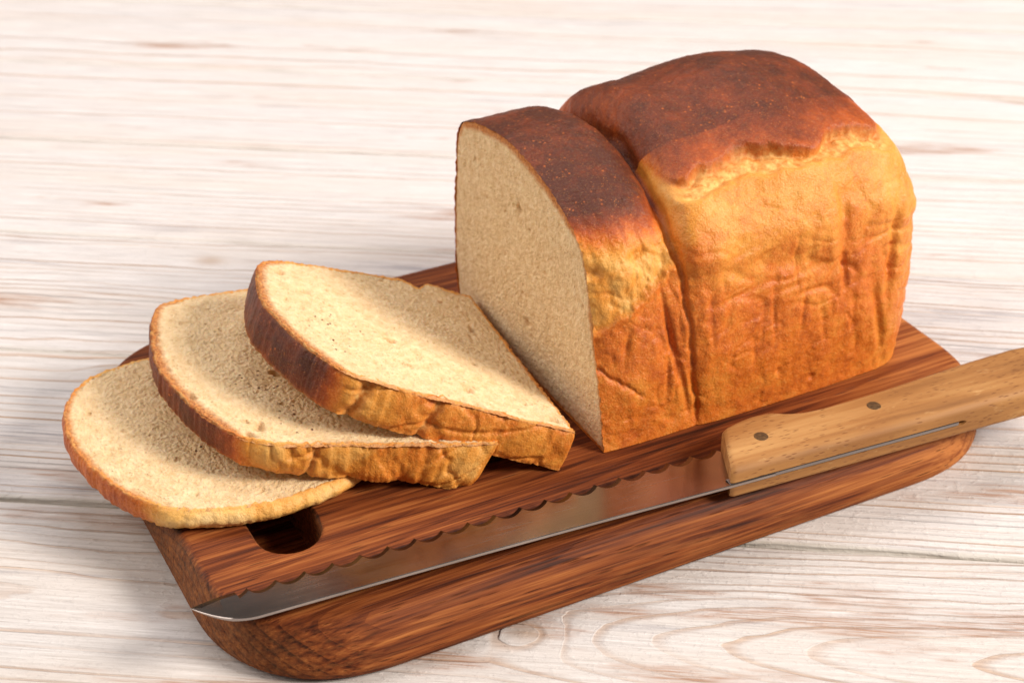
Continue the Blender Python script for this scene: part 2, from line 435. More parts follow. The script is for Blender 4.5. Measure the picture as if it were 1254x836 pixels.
for k, (y0, dp, sl, rg, wr, kn, tone) in enumerate(planks):
    s0 = 50.4 + PW * (k - 2)
    mat = plank_material(k, y0, dp, sl, rg, wr, kn, tone)
    # cross-section (y, z) of one plank: eased edges, body below
    half = PW / 2 - 0.02
    prof = np.array([(-half, -2.4), (-half, -.26), (-half + .03, -.15), (-half + .09, -.08), (-half + .20, -.03), (-half + .4, 0),
                     (-2, 0), (0, 0), (2, 0), (half - .4, 0), (half - .20, -.03), (half - .09, -.08), (half - .03, -.15), (half, -.26), (half, -2.4)])
    dk = [1 if k == 2 else .3, 1 if k == 1 else .3]
    prof = np.array([(y_, z_ if z_ < -.5 or z_ == 0 else z_ * (dk[0] if y_ < 0 else dk[1])) for y_, z_ in prof])
    xs = np.linspace(-75, 95, 120)
    V = np.zeros((len(xs), len(prof), 3))
    V[..., 0] = xs[:, None]; V[..., 1] = prof[None, :, 0]; V[..., 2] = prof[None, :, 1]
    edge = (np.abs(prof[:, 0]) > half - .5) & (prof[:, 1] > -.5)
    V[:, edge, 1] += .05 * fbm(xs[:, None] * .12, k * 3.3 + prof[None, edge, 0], 1.5, 3)
    V[:, :, 2] -= .03 * (k % 3 == 1)
    c = cam_xy + 0.0
    # seam coordinate s is measured from the camera's foot along n_dir; the plank's centre line is half a plank further
    ctr = cam_xy + n_dir * (s0 + PW / 2)
    Mx = Matrix.Translation((ctr[0] * CM, ctr[1] * CM, 0)) @ Matrix.Rotation(PL_ANG, 4, 'Z')
    mesh_obj('plank', V.reshape(-1, 3) * CM, grid_faces(len(xs), len(prof)), mat, table, matrix=Mx)

# ------------------------------------------------------------------ cutting board
BT = 2.2
def rounded_rect(x0, x1, y0, y1, r, n=22, p=2.25):
    pts = []
    for cx, cy, a0 in ((x1 - r, y1 - r, 0), (x0 + r, y1 - r, 90), (x0 + r, y0 + r, 180), (x1 - r, y0 + r, 270)):
        for a in np.linspace(a0, a0 + 90, n):
            c, s = math.cos(rad(a)), math.sin(rad(a))
            pts.append((cx + r * math.copysign(abs(c) ** (2 / p), c), cy + r * math.copysign(abs(s) ** (2 / p), s)))
    return resample(np.array(pts), 240, True)
def inset(P, d):
    t = np.roll(P, -1, 0) - np.roll(P, 1, 0); t /= np.linalg.norm(t, axis=1)[:, None]
    return P + np.stack([-t[:, 1], t[:, 0]], 1) * d          # counter-clockwise outline: inward
board = thing('cutting_board', 'reddish brown wooden cutting board with rounded corners and a thumb hole', 'cutting board', (0, 0, 0))
outl = rounded_rect(-16.35, 16.95, -5.08, 16.6, 5.6)
prof = [(.38, 0.04), (.18, .10), (.05, .26), (0, .5), (.03, .9), (.10, 1.3), (.18, 1.65), (.28, 1.92), (.38, 2.07), (.50, 2.16), (.66, BT)]
bm = bmesh.new()
rings = []
for ins, z in prof:
    tn = np.roll(outl, -1, 0) - np.roll(outl, 1, 0); tn /= np.linalg.norm(tn, axis=1)[:, None]
    fr_ = sstep(.55, .97, tn[:, 0])                    # runs along the front
    q = inset(outl, 1) - outl
    q = outl + q * (ins * (1 + 1.5 * fr_ * (z > .3)))[:, None]
    rings.append([bm.verts.new((x * CM, y * CM, z * CM)) for x, y in q])
for a, b in zip(rings[:-1], rings[1:]):
    for i in range(len(a)):
        j = (i + 1) % len(a); bm.faces.new((a[i], a[j], b[j], b[i]))
hole = []
for i in range(25): a = rad(180 + 180 * i / 24); hole.append((-12.42 + 1.18 * math.cos(a), 1.12 + 1.18 * math.sin(a)))
for i in range(25): a = rad(180 * i / 24); hole.append((-12.42 + 1.18 * math.cos(a), 10.4 + 1.18 * math.sin(a)))
hole = resample(np.array(hole), 96, True)
hr = []
for ins, z in ((-.16, BT), (-.07, BT - .03), (-.02, BT - .08), (0, BT - .18), (.02, .5), (.14, .36)):
    q = inset(hole, ins)
    hr.append([bm.verts.new((x * CM, y * CM, z * CM)) for x, y in q])
for a, b in zip(hr[:-1], hr[1:]):
    for i in range(len(a)):
        j = (i + 1) % len(a); bm.faces.new((a[j], a[i], b[i], b[j]))
bm.edges.ensure_lookup_table()
for loops in ((rings[-1], hr[0]), (rings[0],), (hr[-1],)):
    ed = []
    for L in loops:
        for i in range(len(L)): ed.append(bm.edges.get((L[i], L[(i + 1) % len(L)])))
    bmesh.ops.triangle_fill(bm, edges=ed, use_beauty=True)
bmesh.ops.recalc_face_normals(bm, faces=bm.faces[:])
me = bpy.data.meshes.new('slab'); bm.to_mesh(me); bm.free()
for p in me.polygons: p.use_smooth = True
me.set_sharp_from_angle(angle=rad(32))
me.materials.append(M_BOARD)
slab = bpy.data.objects.new('slab', me); scene.collection.objects.link(slab); slab.parent = board

# ------------------------------------------------------------------ bread: shared profile (b across, h up)
PC = [(0, 0), (0.43, 2.2), (1.0, 4.3), (1.55, 6.5), (2.2, 7.9), (3.51, 8.75), (5.43, 9.4), (7.76, 9.76), (9.51, 9.6), (11.34, 9.2), (12.36, 8.55), (12.75, 6.8), (13.0, 2.7), (12.6, 0)]
CREASE = [(-.08, 0), (.02, 2.2), (.20, 4.3), (.62, 6.3), (1.25, 7.4), (2.9, 8.2), (5.3, 8.7), (7.7, 9.0), (9.5, 8.8), (11.2, 8.3), (12.0, 7.6), (12.3, 6.2), (12.6, 2.5), (12.5, 0)]
MID = [(-.1, 0), (.05, 2.2), (.4, 4.3), (.85, 6.5), (1.55, 7.95), (3.2, 9.0), (5.3, 9.65), (7.7, 9.98), (9.5, 9.8), (11.4, 9.25), (12.5, 8.5), (12.9, 6.7), (13.1, 2.7), (12.6, 0)]
R1 = [(-.2, 0), (-.25, 2.2), (-.15, 4.3), (.1, 6.3), (.55, 7.9), (1.9, 9.25), (4.2, 10.2), (7.4, 10.8), (9.6, 10.45), (11.4, 9.5), (12.5, 8.3), (12.95, 6.6), (13.1, 2.6), (12.6, 0)]
R2 = [(-.2, 0), (-.3, 2.2), (-.25, 4.3), (-.05, 6.3), (.35, 8.0), (1.7, 9.7), (4.1, 10.75), (7.4, 11.25), (9.7, 10.85), (11.5, 9.75), (12.6, 8.5), (13.0, 6.6), (13.1, 2.6), (12.6, 0)]
R3 = [(-.1, 0), (-.2, 2.2), (-.15, 4.3), (.05, 6.3), (.45, 8.0), (1.8, 9.75), (4.2, 10.7), (7.4, 11.1), (9.7, 10.7), (11.5, 9.65), (12.6, 8.4), (13.0, 6.6), (13.1, 2.6), (12.6, 0)]

def vnormals(G):
    du = np.gradient(G, axis=0); dv = np.gradient(G, axis=1)
    n = np.cross(du, dv); return n / (np.linalg.norm(n, axis=2)[..., None] + 1e-12)

# ------------------------------------------------------------------ the loaf
loaf = thing('bread_loaf', 'two humped tin loaf with dark brown top, cut open at one end', 'bread loaf', (7 * CM, 6 * CM, BT * CM))
NA, NS = 330, 520
A_END = 14.8
a_st = np.linspace(0, A_END, NA)
prof_s = {k: crom(np.array(v), 24) for k, v in dict(C=PC, M=MID, X=CREASE, R1=R1, R2=R2, R3=R3).items()}
# common parametrisation along the section: arc length of the R2 profile
sR = np.concatenate([[0], np.cumsum(np.linalg.norm(np.diff(prof_s['R2'], axis=0), axis=1))]); sR /= sR[-1]
q = np.linspace(0, 1, NS)
S = {k: np.stack([np.interp(q, sR, v[:, 0]), np.interp(q, sR, v[:, 1])], 1) for k, v in prof_s.items()}
CX = 4.1
G = np.zeros((NA, NS, 3))
for i, a in enumerate(a_st):
    if a < 2.1:
        t = a / 2.1; t = 1 - (1 - t) ** 2; p = S['C'] * (1 - t) + S['M'] * t
    elif a < CX:
        t = ((a - 2.1) / (CX - 2.1)) ** 4.0; p = S['M'] * (1 - t) + S['X'] * t
    elif a < 6.2:
        t = 1 - (1 - (a - CX) / (6.2 - CX)) ** 5.0; p = S['X'] * (1 - t) + S['R1'] * t
    elif a < 9.5:
        t = sstep(6.2, 9.5, a); p = S['R1'] * (1 - t) + S['R2'] * t
    else:
        t = sstep(9.5, 12.8, a); p = S['R2'] * (1 - t) + S['R3'] * t
    p = p.copy()
    # rounded far end
    t = np.clip((a - 12.2) / (A_END - 12.2), 0, 1); rr = 1 - math.sqrt(max(0, 1 - t ** 2.6))
    t2 = np.clip((a - 9.2) / (A_END - 9.2), 0, 1); rt = 1 - math.sqrt(max(0, 1 - t2 ** 2.3))
    hh = p[:, 1].copy()
    kx = 1 - (.22 + .10 * sstep(3.5, 0, hh)) * rr; top = sstep(5.5, 9.5, hh)
    p[:, 0] = 6.4 + (p[:, 0] - 6.4) * kx
    p[:, 1] = hh * (1 - .04 * rr - .23 * top * (.45 * rr + .55 * rt))
    G[i, :, 0] = a; G[i, :, 1] = p[:, 0]; G[i, :, 2] = p[:, 1]
Nn = vnormals(G)
# the seam between the humps leans towards the cut end on the viewer's side
G[..., 0] += -.095 * G[..., 2] * np.exp(-((a_st[:, None] - 4.1) / 2.2) ** 2) * sstep(.46, .22, q)[None, :]
Nn = vnormals(G)
ctr3 = np.array([8, 6.3, 4.5])
if np.mean(np.sum(Nn * (G - ctr3), axis=2)) < 0: Nn = -Nn
aa, bb, hh = np.broadcast_to(a_st[:, None], G.shape[:2]).copy(), G[..., 1], G[..., 2]
qq = np.broadcast_to(q[None, :], aa.shape)
front = sstep(.50, .30, qq)                       # 1 on the side towards the viewer
back = sstep(.62, .76, qq)
side = np.maximum(front * sstep(9.6, 8.2, hh), back * sstep(9.4, 8.0, hh))
D = 0.05 * fbm(aa * .5, bb * .5, hh * .5, 4)
D = D + .022 * fbm(aa * 2.2, bb * 2.2, hh * 2.2, 4)
# the crimped tin side: vertical wrinkles whose edges are sharper than their floors
wr = np.abs(pnoise(aa * 1.15 + .35 * fbm(aa * .6, hh * .6, 2.0, 2), hh * .28 + 4, 0.5))
D = D - side * .035 * (1 - sstep(0, .40, wr)) * sstep(-.2, .5, pnoise(aa * .35, hh * .4, 8.0) + .35)
wr4 = np.abs(pnoise(aa * .55 + .5 * hh, hh * 1.25 - .3 * aa + .4 * pnoise(aa * .8, hh * .8, 6.0), 4.5))
D = D - side * .07 * (1 - sstep(0, .35, wr4)) * gauss(hh - 5.8, 1.6) * sstep(4.0, 4.8, aa)
wr2 = np.abs(pnoise(aa * 1.0 + 9, hh * 1.3 + .8 * pnoise(aa, hh, 3.0), 2.5))
D = D - side * .04 * (1 - sstep(0, .3, wr2)) * sstep(0, .4, pnoise(aa * .5 + 3, hh * .5, 1.0) + .1)
F = front * sstep(10.2, 9.0, hh)
def dent(a0, h0, ra, rh, dep, ang=0.0):
    c, s = math.cos(ang), math.sin(ang)
    u = (aa - a0) * c + (hh - h0) * s; v = -(aa - a0) * s + (hh - h0) * c
    return .60 * F * dep * np.exp(-(np.abs(u / ra) ** 2.2 + np.abs(v / rh) ** 2.2))
lob2 = sstep(4.0, 4.7, aa)
# pan rim: the risen part hangs over the tin-shaped part a little
D = D + lob2 * F * .16 * sstep(6.2 + .35 * fbm(aa * .7, 0, 5, 3), 7.4, hh)
for args in [(6.1, 7.3, .55, .4, -.22, .3), (8.1, 6.3, .7, .35, -.22, .25), (9.5, 5.7, .55, .3, -.2, -.2), (7.0, 6.6, .5, .25, -.12, .6),
             (10.6, 5.3, .17, .95, -.34, .08), (10.45, 7.6, .26, .9, -.24, -.1), (11.35, 5.9, .45, .8, .16, 0), (9.95, 6.3, .35, .8, .14, .1),
             (13.0, 5.1, .2, 1.5, -.4, -.06), (12.55, 2.6, .2, 1.7, -.34, .22), (13.1, 7.2, .3, .9, -.18, -.2), (12.1, 7.2, .4, .9, .12, 0),
             (4.9, 4.4, .12, .9, -.12, 0), (5.6, 4.9, .12, .7, -.1, -.2), (7.4, 4.2, .1, 1.2, -.14, .05), (8.7, 4.1, .11, 1.0, -.13, -.08), (7.9, 5.2, .8, .14, -.13, .12),
             (6.4, 5.5, 1.0, .14, -.10, .2), (9.2, 4.85, .9, .13, -.16, 0), (5.0, 7.0, .7, .45, .16, 0), (6.6, 2.6, .1, .5, -.07, 0),
             (7.7, 1.6, .13, .13, -.16, 0), (9.4, .8, .16, .16, -.2, 0), (8.1, 1.9, .2, .1, .07, 0), (9.1, 2.1, .5, .12, -.08, .9),
             (6.9, 3.6, .11, 1.0, -.08, -.1), (9.7, 3.3, .13, 1.0, -.08, .15), (11.2, 3.4, .14, 1.4, -.09, .1), (11.0, 8.3, .5, .4, -.1, 0), (8.4, 8.3, .8, .3, -.07, .1)]:
    D = D + dent(*args)
# first hump: pale torn fold above a slanting ridge, smooth tin side below
lob1 = sstep(4.15, 3.9, aa) * F
diag = 5.0 + (aa - .5) * .56 + .12 * fbm(aa * 1.5, 3, 1, 3)
above = sstep(-.22, .30, hh - diag + .12 * fbm(aa * 2.5, hh * 2.5, 8, 3))
D = D - lob1 * .12 * above * sstep(2.2, .2, hh - diag)
D = D + lob1 * .10 * gauss(hh - diag + .1, .12)
torn = lob1 * above * sstep(8.5, 7.5, hh)
D = D + torn * (.11 * fbm(aa * .9, bb * .9, hh * .9 + 4, 3) + .022 * fbm(aa * 5, bb * 5, hh * 5, 3))
D = D - lob1 * .22 * np.exp(-((aa - .25) / .45) ** 2 - ((hh - 7.05) / .22) ** 2)
D = D - lob1 * .20 * np.exp(-((aa - 2.3) / .55) ** 2 - ((hh - 7.55 - .2 * (aa - 2.3)) / .13) ** 2)
D = D + lob1 * .16 * np.exp(-((aa - 1.4) / .8) ** 2 - ((hh - 6.7) / .45) ** 2)
D = D - lob1 * .10 * gauss(hh - (3.3 - .75 * (aa - .1)) + .15 * fbm(aa * 3, 1, 2, 2), .07) * sstep(1.9, 1.5, aa)
for a0, h0, ra, rh, dp, an in [(3.35, 4.0, .14, 1.8, -.22, .1), (3.7, 1.9, .12, 1.2, -.12, .1), (3.0, 2.6, .12, .9, -.1, -.15), (1.2, 4.2, .14, .6, -.09, -.3), (2.4, 3.7, .3, 1.0, .06, 0)]:
    D = D + lob1 * dp * np.exp(-(((aa - a0) + an * (hh - h0)) / ra) ** 2 - ((hh - h0) / rh) ** 2)
# sharp seam between the humps
D = D - (.10 + .10 * sstep(4, 8, hh)) * gauss(aa - CX - .16 * pnoise(hh * .6, bb * .5, 3.0), .07)
# split along the shoulder of the second hump
ht = np.interp(aa, [3.9, 4.5, 5.5, 6.4, 7.3, 8.4, 10, 11.1, 12.3, 13.4], [8.75, 9.1, 9.35, 9.5, 9.6, 9.72, 9.6, 9.75, 9.75, 9.3]) + .09 * fbm(aa * .9, 2.0, 7.0, 3)
wt = (.235 + .10 * pnoise(aa * .7, 3.0, 5.0)) * sstep(3.8, 5.0, aa) * (1 - .6 * gauss(aa - 10.0, .5)) + .015
dh = hh - ht
tear = front * sstep(4.3, 5.0, aa) * sstep(14.2, 13.2, aa) * sstep(wt + .10, wt - .08, np.abs(dh) + .04 * fbm(aa * 1.6, hh * 1.6, 2, 2)) * sstep(.55, .42, qq)
D = D - tear * (.28 + .22 * sstep(-.05, .2, dh) + .10 * fbm(aa * 1.6, bb * 2.2, hh * 2.2, 3))
lip = front * sstep(4.6, 6.0, aa) * sstep(14.2, 13.0, aa) * gauss(dh - wt - .16, .14)
D = D + lip * .15
lip2 = front * sstep(4.0, 4.6, aa) * sstep(14.2, 13.0, aa) * gauss(dh + wt + .14, .14)
D = D + lip2 * .06
base_fade = sstep(0.0, .5, hh)
G2 = G + Nn * (D * (.25 + .75 * base_fade))[..., None]
G2[..., 2] = np.maximum(G2[..., 2], 0.0)
G2[:, 0, 2] = 0.03; G2[:, -1, 2] = 0.03
G2[0, :, 0] += .05 * fbm(q * 90, 0, 1, 4)           # ragged knife edge of the crust
# bake level
top = sstep(7.9, 9.0, hh) * (1 - .0 * aa)
bk = .56 + .05 * fbm(aa * .4, hh * .4, 3, 3) + .05 * fbm(aa * 1.3, hh * 1.3, 12, 4) - .115 * sstep(4.8, 8.2, hh + 1.0 * fbm(aa * .7, hh * .5, 9, 3)) - .05 * sstep(7.8, 8.8, hh)
bk = bk - .07 * sstep(11.5, 13.2, aa) + .03 * np.clip(-D * 3, -.4, 1.0) * side  # dents slightly darker: some of their shade put into the bake colour
up2 = np.where(dh > 0, sstep(.0, .22, dh), 0) * lob2 * (front > .02)
b2 = bk * (1 - up2) + up2 * (.66 + .28 * sstep(0.0, 1.3, dh))
b2 = np.where(qq > .42, .94 - .42 * back * sstep(9.6, 8.2, hh), b2)
b1 = bk * (1 - torn) + torn * (.31 + .10 * fbm(aa * 1.1, hh * 1.1, 6, 3))
u1 = sstep(7.55 + .25 * fbm(aa * 1.2, 4, 4, 3), 9.0, hh)
b1 = b1 * (1 - sstep(7.3, 7.8, hh)) + sstep(7.3, 7.8, hh) * (.38 + .58 * u1)
b1 = np.where(qq > .45, .96 - .46 * back * sstep(9.4, 8.0, hh), b1)
bake = np.where(aa < CX, b1, b2)
bake = bake - .16 * gauss(aa - CX - .2, .4) * sstep(.7, .95, bake) + .09 * fbm(aa * .55, bb * .55, hh * .5, 4) * sstep(.6, .9, bake)
bake = bake - .17 * sstep(12.6, 14.8, aa) * sstep(.6, .9, bake)
bake = np.clip(bake, 0, 1)
# far end cap and underside
ring_end = G2[-1]
verts = [G2.reshape(-1, 3)]; faces = [grid_faces(NA, NS)]; off = NA * NS
cen = np.array([A_END + .15, 6.4, 4.6]); caps = []
KC = 14
prev_base = (NA - 1) * NS
bk_l = [bake.ravel()]; te_l = [tear.ravel()]
for k in range(1, KC + 1):
    f = 1 - k / KC
    ring = cen + (ring_end - cen) * f
    ring[:, 0] = A_END + .15 * (1 - f ** 2) + .12 * fbm(ring[:, 1] * .6, ring[:, 2] * .6, 3, 3) * (1 - f)
    ring[:, 2] = np.maximum(ring[:, 2], .03)
    verts.append(ring)
    i = np.arange(NS - 1)
    faces.append(np.stack([prev_base + i, off + i, off + i + 1, prev_base + i + 1], 1))
    prev_base = off; off += NS
    bk_l.append(np.full(NS, .5)); te_l.append(np.zeros(NS))
verts = np.vstack(verts); faces = np.vstack(faces)
# underside strip
i = np.arange(NA - 1)
und = np.stack([i * NS, i * NS + NS - 1, (i + 1) * NS + NS - 1, (i + 1) * NS], 1)
faces = np.vstack([faces, und])
LO = np.array([7.0, 6.0, 0.0])
crust = mesh_obj('crust', (verts - LO) * CM, faces, M_CRUST, loaf, {'bake': np.concatenate(bk_l), 'tear': np.concatenate(te_l)})

# ------------------------------------------------------------------ crumb face shared by loaf and slices
def crumb_grid(outline, center, K, seed, pore_amp, n_big, small=1.0):
    """rings from the middle to the outline (cm); returns verts (x, h, n), faces, rim distance, pore amount"""
    n = len(outline)
    rr = np.linspace(0, 1, K) ** .8; rr[0] = .004
    V = np.zeros((K, n, 3))
    V[..., :2] = center + rr[:, None, None] * (outline[None] - center)
    x, y = V[..., 0], V[..., 1]
    rim = (1 - rr)[:, None] * np.linalg.norm(outline - center, axis=1)[None, :]
    X, Y = x + seed * 3.7, y + seed * 1.9
    wx = X + .10 * pnoise(X * 3, Y * 3, 1.0); wy = Y + .10 * pnoise(X * 3, Y * 3, 7.0)
    d1, r1 = worley(wx * 5.6, wy * 6.6, seed)           # fine cells
    d2, r2 = worley(wx * 1.9, wy * 2.3, seed + 11)      # fewer bigger holes
    d3, r3 = worley(wx * .62, wy * .75, seed + 23)
    p1 = sstep(.55, .12, d1) * (.35 + .65 * r1)
    p2 = sstep(.34, .10, d2) * (r2 > .98 - .22 * n_big)
    p3 = sstep(.17 + .06 * r3, .06, d3) * (r3 > 1 - n_big)
    edge = sstep(.05, .35, rim)
    dep = small * .036 * p1 + edge * (.08 * p2 + .22 * p3)
    dep = dep + .034 * fbm(X * 6.5, Y * 6.5, seed, 3)
    dep = dep + .05 * fbm(X * .5, Y * .5, seed + 4, 2)
    V[..., 2] = -dep * pore_amp - .02 - .05 * sstep(.12, 0, rim)
    pore = np.clip(.18 * p1 + edge * (.45 * p2 + .8 * p3), 0, 1)
    return V, grid_faces(K, n, closed_v=True), rim, pore

def closed_outline(P, n, sx=1, sh=1, seed=0, rag=.05):
    o = crom(np.array(P), 16)
    bot = np.stack([np.linspace(o[-1, 0], o[0, 0], 60)[1:-1], np.zeros(58)], 1)
    o = np.vstack([o, bot]); o = o * np.array([sx, sh])
    o = resample(o, n, True)
    t = np.roll(o, -1, 0) - np.roll(o, 1, 0); t /= np.linalg.norm(t, axis=1)[:, None]
    nm = np.stack([-t[:, 1], t[:, 0]], 1)
    if np.mean(np.sum(nm * (o - o.mean(0)), axis=1)) < 0: nm = -nm
    r = fbm(o[:, 0] * 1.6, o[:, 1] * 1.6, seed, 4) * rag + fbm(o[:, 0] * 7, o[:, 1] * 7, seed, 2) * rag * .35
    return o + nm * r[:, None], nm

def outline_bake(o, sx, sh):
    b, h = o[:, 0] / sx, o[:, 1] / sh
    dome = sstep(7.2, 8.9, h) * sstep(1.4, 3.2, b)
    s = .52 - .16 * sstep(5.0, 7.4, h) * (b < 6) - .1 * (b > 8)
    return np.clip(s * (1 - dome) + dome * 1.0 - .25 * dome * sstep(10.4, 12.6, b), 0, 1)

# crumb of the loaf's cut end (faces -a)
o_, nm_ = closed_outline([(x + (.06 if x < 6 else -.06), y) for x, y in PC], 520, 1, 1, 5, .02)
o_[:, 1] = np.clip(o_[:, 1], .02, None)
V, Fq, rim, pore = crumb_grid(o_, np.array([6.4, 4.6]), 130, 3, .7, .08, .75)
W = np.stack([-V[..., 2] + .0, V[..., 0], V[..., 1]], -1)
rb = np.broadcast_to(outline_bake(o_, 1, 1)[None], rim.shape)
fl = gauss(np.abs(V[..., 1] - (9.3 - .05 * (V[..., 0] - 7) ** 2)) - .4, .5) * .35
mesh_obj('crumb', (W.reshape(-1, 3) - LO) * CM, Fq, M_CRUMB, loaf,
         {'rim': rim.ravel(), 'rimbake': rb.ravel() * .8, 'pore': pore.ravel(), 'fleck': fl.ravel()})

# ------------------------------------------------------------------ slices
def slice_frame(phi, al, ro):
    ca, sa = math.cos(al), math.sin(al)
    Hd = np.array([-ca, 0, sa]); N = np.array([sa, 0, ca]); X = np.array([0, 1.0, 0])
    cr, sr = math.cos(ro), math.sin(ro)
    X2 = X * cr + N * sr; N2 = N * cr - X * sr
    cp, sp = math.cos(phi), math.sin(phi)
    Rz = np.array([[cp, -sp, 0], [sp, cp, 0], [0, 0, 1]])
    return np.stack([Rz @ X2, Rz @ Hd, Rz @ N2], 1)

def make_slice(label, org, phi, al, ro, sx, sh, th0, th1, seed, below, opts):
    """th0: thickness at the base of the slice, th1: at its dome; below(x,y) -> lowest allowed z of the underside (cm)"""
    org = np.array(org, float); Fm = slice_frame(phi, al, ro)
    o, nm = closed_outline(opts.get('prof', PC), 620, sx, sh, seed, opts.get('rag', .05))
    bk = outline_bake(o, sx, sh) * opts.get('bake', 1.0)
    for (px, ph, r, dep) in opts.get('bites', []):
        g = np.exp(-((o[:, 0] - px) ** 2 + (o[:, 1] - ph) ** 2) / r ** 2); o = o + nm * (g * dep)[:, None]
    base = thing('bread_slice', label, 'bread slice', tuple((org - [0, 0, org[2] - 2.2]) * CM), 0, 'slices cut from the loaf')
    bl = np.array(base.location) / CM
    toW = lambda L: org + L @ Fm.T
    cen = np.array([6.3 * sx, 4.8 * sh])
    def bend(L):
        # soft bread: a slight sag of the whole slice
        L = L.copy(); u = L[..., 1] / (9.76 * sh)
        L[..., 2] += opts.get('sag', 0.0) * 4 * u * (1 - u)
        return L
    # top crumb
    V, Fq, rim, pore = crumb_grid(o, cen, 150, seed, opts.get('pore', 1.0), opts.get('big', .5))
    fx = opts.get('fleck', None)
    fl = np.zeros(rim.shape)
    for (px, ph, r) in (fx or []): fl = np.maximum(fl, np.exp(-((V[..., 0] - px) ** 2 + (V[..., 1] - ph) ** 2) / r ** 2))
    Wt = toW(bend(V.reshape(-1, 3)))
    rbk = np.broadcast_to(bk[None], rim.shape)
    # crust wall
    Mt = 26
    t = np.linspace(0, 1, Mt)
    u = np.clip(o[:, 1] / (9.76 * sh), 0, 1); th = th0 + (th1 - th0) * u
    L = np.zeros((len(o), Mt, 3))
    L[..., 0] = o[:, None, 0]; L[..., 1] = o[:, None, 1]; L[..., 2] = -t[None] * th[:, None]
    sarc = np.concatenate([[0], np.cumsum(np.linalg.norm(np.diff(o, axis=0), axis=1))])
    frontm = (sstep(8.3 * sh, 7.6 * sh, o[:, 1]) * (o[:, 0] < 5) * sstep(.0, .3, o[:, 1]))[:, None]
    ss = sarc[:, None] + seed * 5; tt = (t[None] * th[:, None])
    wr = np.abs(pnoise(ss * .75 + .35 * tt + .3 * fbm(ss, tt, 4, 2), tt * .35, seed + .5))
    dsp = .035 * fbm(ss * .8, tt * .8, seed, 3) + .012 * fbm(ss * 4, tt * 4, seed + 2, 3)
    WR = opts.get('wr', 1.0)
    dsp = dsp - WR * frontm * .085 * (1 - sstep(0, .30, wr)) + WR * frontm * .05 * pnoise(ss * .5, tt * .4, seed + 3)
    wr3 = np.abs(pnoise(ss * .5 - .6 * tt, tt * .5, seed + 7.5))
    dsp = dsp - WR * frontm * .08 * (1 - sstep(0, .14, wr3))
    dsp = dsp + opts.get('bulge', .12) * .8 * np.sin(np.pi * t)[None] * (.35 + .65 * frontm)
    crack = np.zeros_like(dsp)
    for (px, ph, wd, dep) in opts.get('cracks', []):
        k = np.argmin((o[:, 0] - px * sx) ** 2 + (o[:, 1] - ph * sh) ** 2)
        g = gauss(sarc[:, None] - sarc[k] - .25 * (tt - .6) - .08 * fbm(tt * 3, 1, seed, 3), wd)
        dsp = dsp - dep * g; crack = np.maximum(crack, g)
    lipm = (gauss(t, .07) + gauss(1 - t, .07))[None]
    dsp = dsp - .05 * lipm + .055 * fbm(ss * 5, tt * 5, seed + 9, 3) * lipm
    L[..., 0] += nm[:, None, 0] * dsp; L[..., 1] += nm[:, None, 1] * dsp
    L[..., 1] += opts.get('skew', 0) * t[None] * sstep(4.0, 0, o[:, 1])[:, None]
    L[:, 0, 2] += .045 * fbm(sarc * 5, 2, seed, 3) ; 
    Wl = toW(bend(L.reshape(-1, 3))).reshape(L.shape)
    # underside mesh ring used for the clamp too
    low = np.maximum(below(Wl[:, -1, 0], Wl[:, -1, 1]), 2.2)
    lift = np.maximum(low - Wl[:, -1, 2], 0)
    for k in range(0): pass
    Wl[..., 2] += lift[:, None] * (t[None] ** 1.3)
    # inner lip so that the crust has a thickness at the cut
    inn = Wl[:, 0] - (nm[:, :1] * Fm[:, 0] + nm[:, 1:] * Fm[:, 1]) * .14 - Fm[:, 2] * .05
    wallV = np.concatenate([inn[:, None], Wl], 1)
    bkw = np.broadcast_to(bk[:, None], dsp.shape) + .05 * fbm(ss, tt, seed, 3)
    bkw = bkw + frontm * np.clip(-dsp, -.2, .2) * .35 - opts.get('pale', 0) * frontm * sstep(.1, .5, pnoise(ss * .45, tt * .4, seed + 5) + .2)
    bkw = bkw - .10 * lipm * (bkw > .7)
    bkw = np.concatenate([bkw[:, :1] - .08, bkw], 1); edge_t = np.broadcast_to(np.clip(sstep(.10, .02, t)[None] + .5 * sstep(.92, .99, t)[None], 0, 1) * .55, dsp.shape)
    crack = np.maximum(crack, edge_t); tr = np.concatenate([crack[:, :1] * 0 + .6, crack], 1)
    mesh_obj('crust', (wallV.reshape(-1, 3) - bl) * CM, grid_faces(len(o), Mt + 1, closed_u=True), M_CRUST, base, {'bake': np.clip(bkw, 0, 1).ravel(), 'tear': tr.ravel()})
    mesh_obj('crumb', (Wt - bl) * CM, Fq, M_CRUMB, base, {'rim': rim.ravel(), 'rimbake': rbk.ravel(), 'pore': pore.ravel(), 'fleck': fl.ravel()})
    # underside crumb
    ringb = Wl[:, -1]; cb = ringb.mean(0); K2 = 16
    rr = np.linspace(0, 1, K2)[:, None, None]; rr[0] = .01
    UB = cb + rr * (ringb[None] - cb)
    UB[..., 2] = np.maximum(UB[..., 2], np.maximum(below(UB[..., 0], UB[..., 1]), 2.2))
    rimb = (1 - rr[..., 0]) * np.linalg.norm(ringb - cb, axis=1)[None]
    mesh_obj('crumb', (UB.reshape(-1, 3) - bl) * CM, grid_faces(K2, len(o), closed_v=True)[:, ::-1], M_CRUMB, base,
             {'rim': rimb.ravel(), 'rimbake': np.broadcast_to(bk[None], rimb.shape).ravel(), 'pore': np.zeros(rimb.size), 'fleck': np.zeros(rimb.size)})
    # height of this slice's top face, for whatever lies on it
    Nn_ = Fm[:, 2]
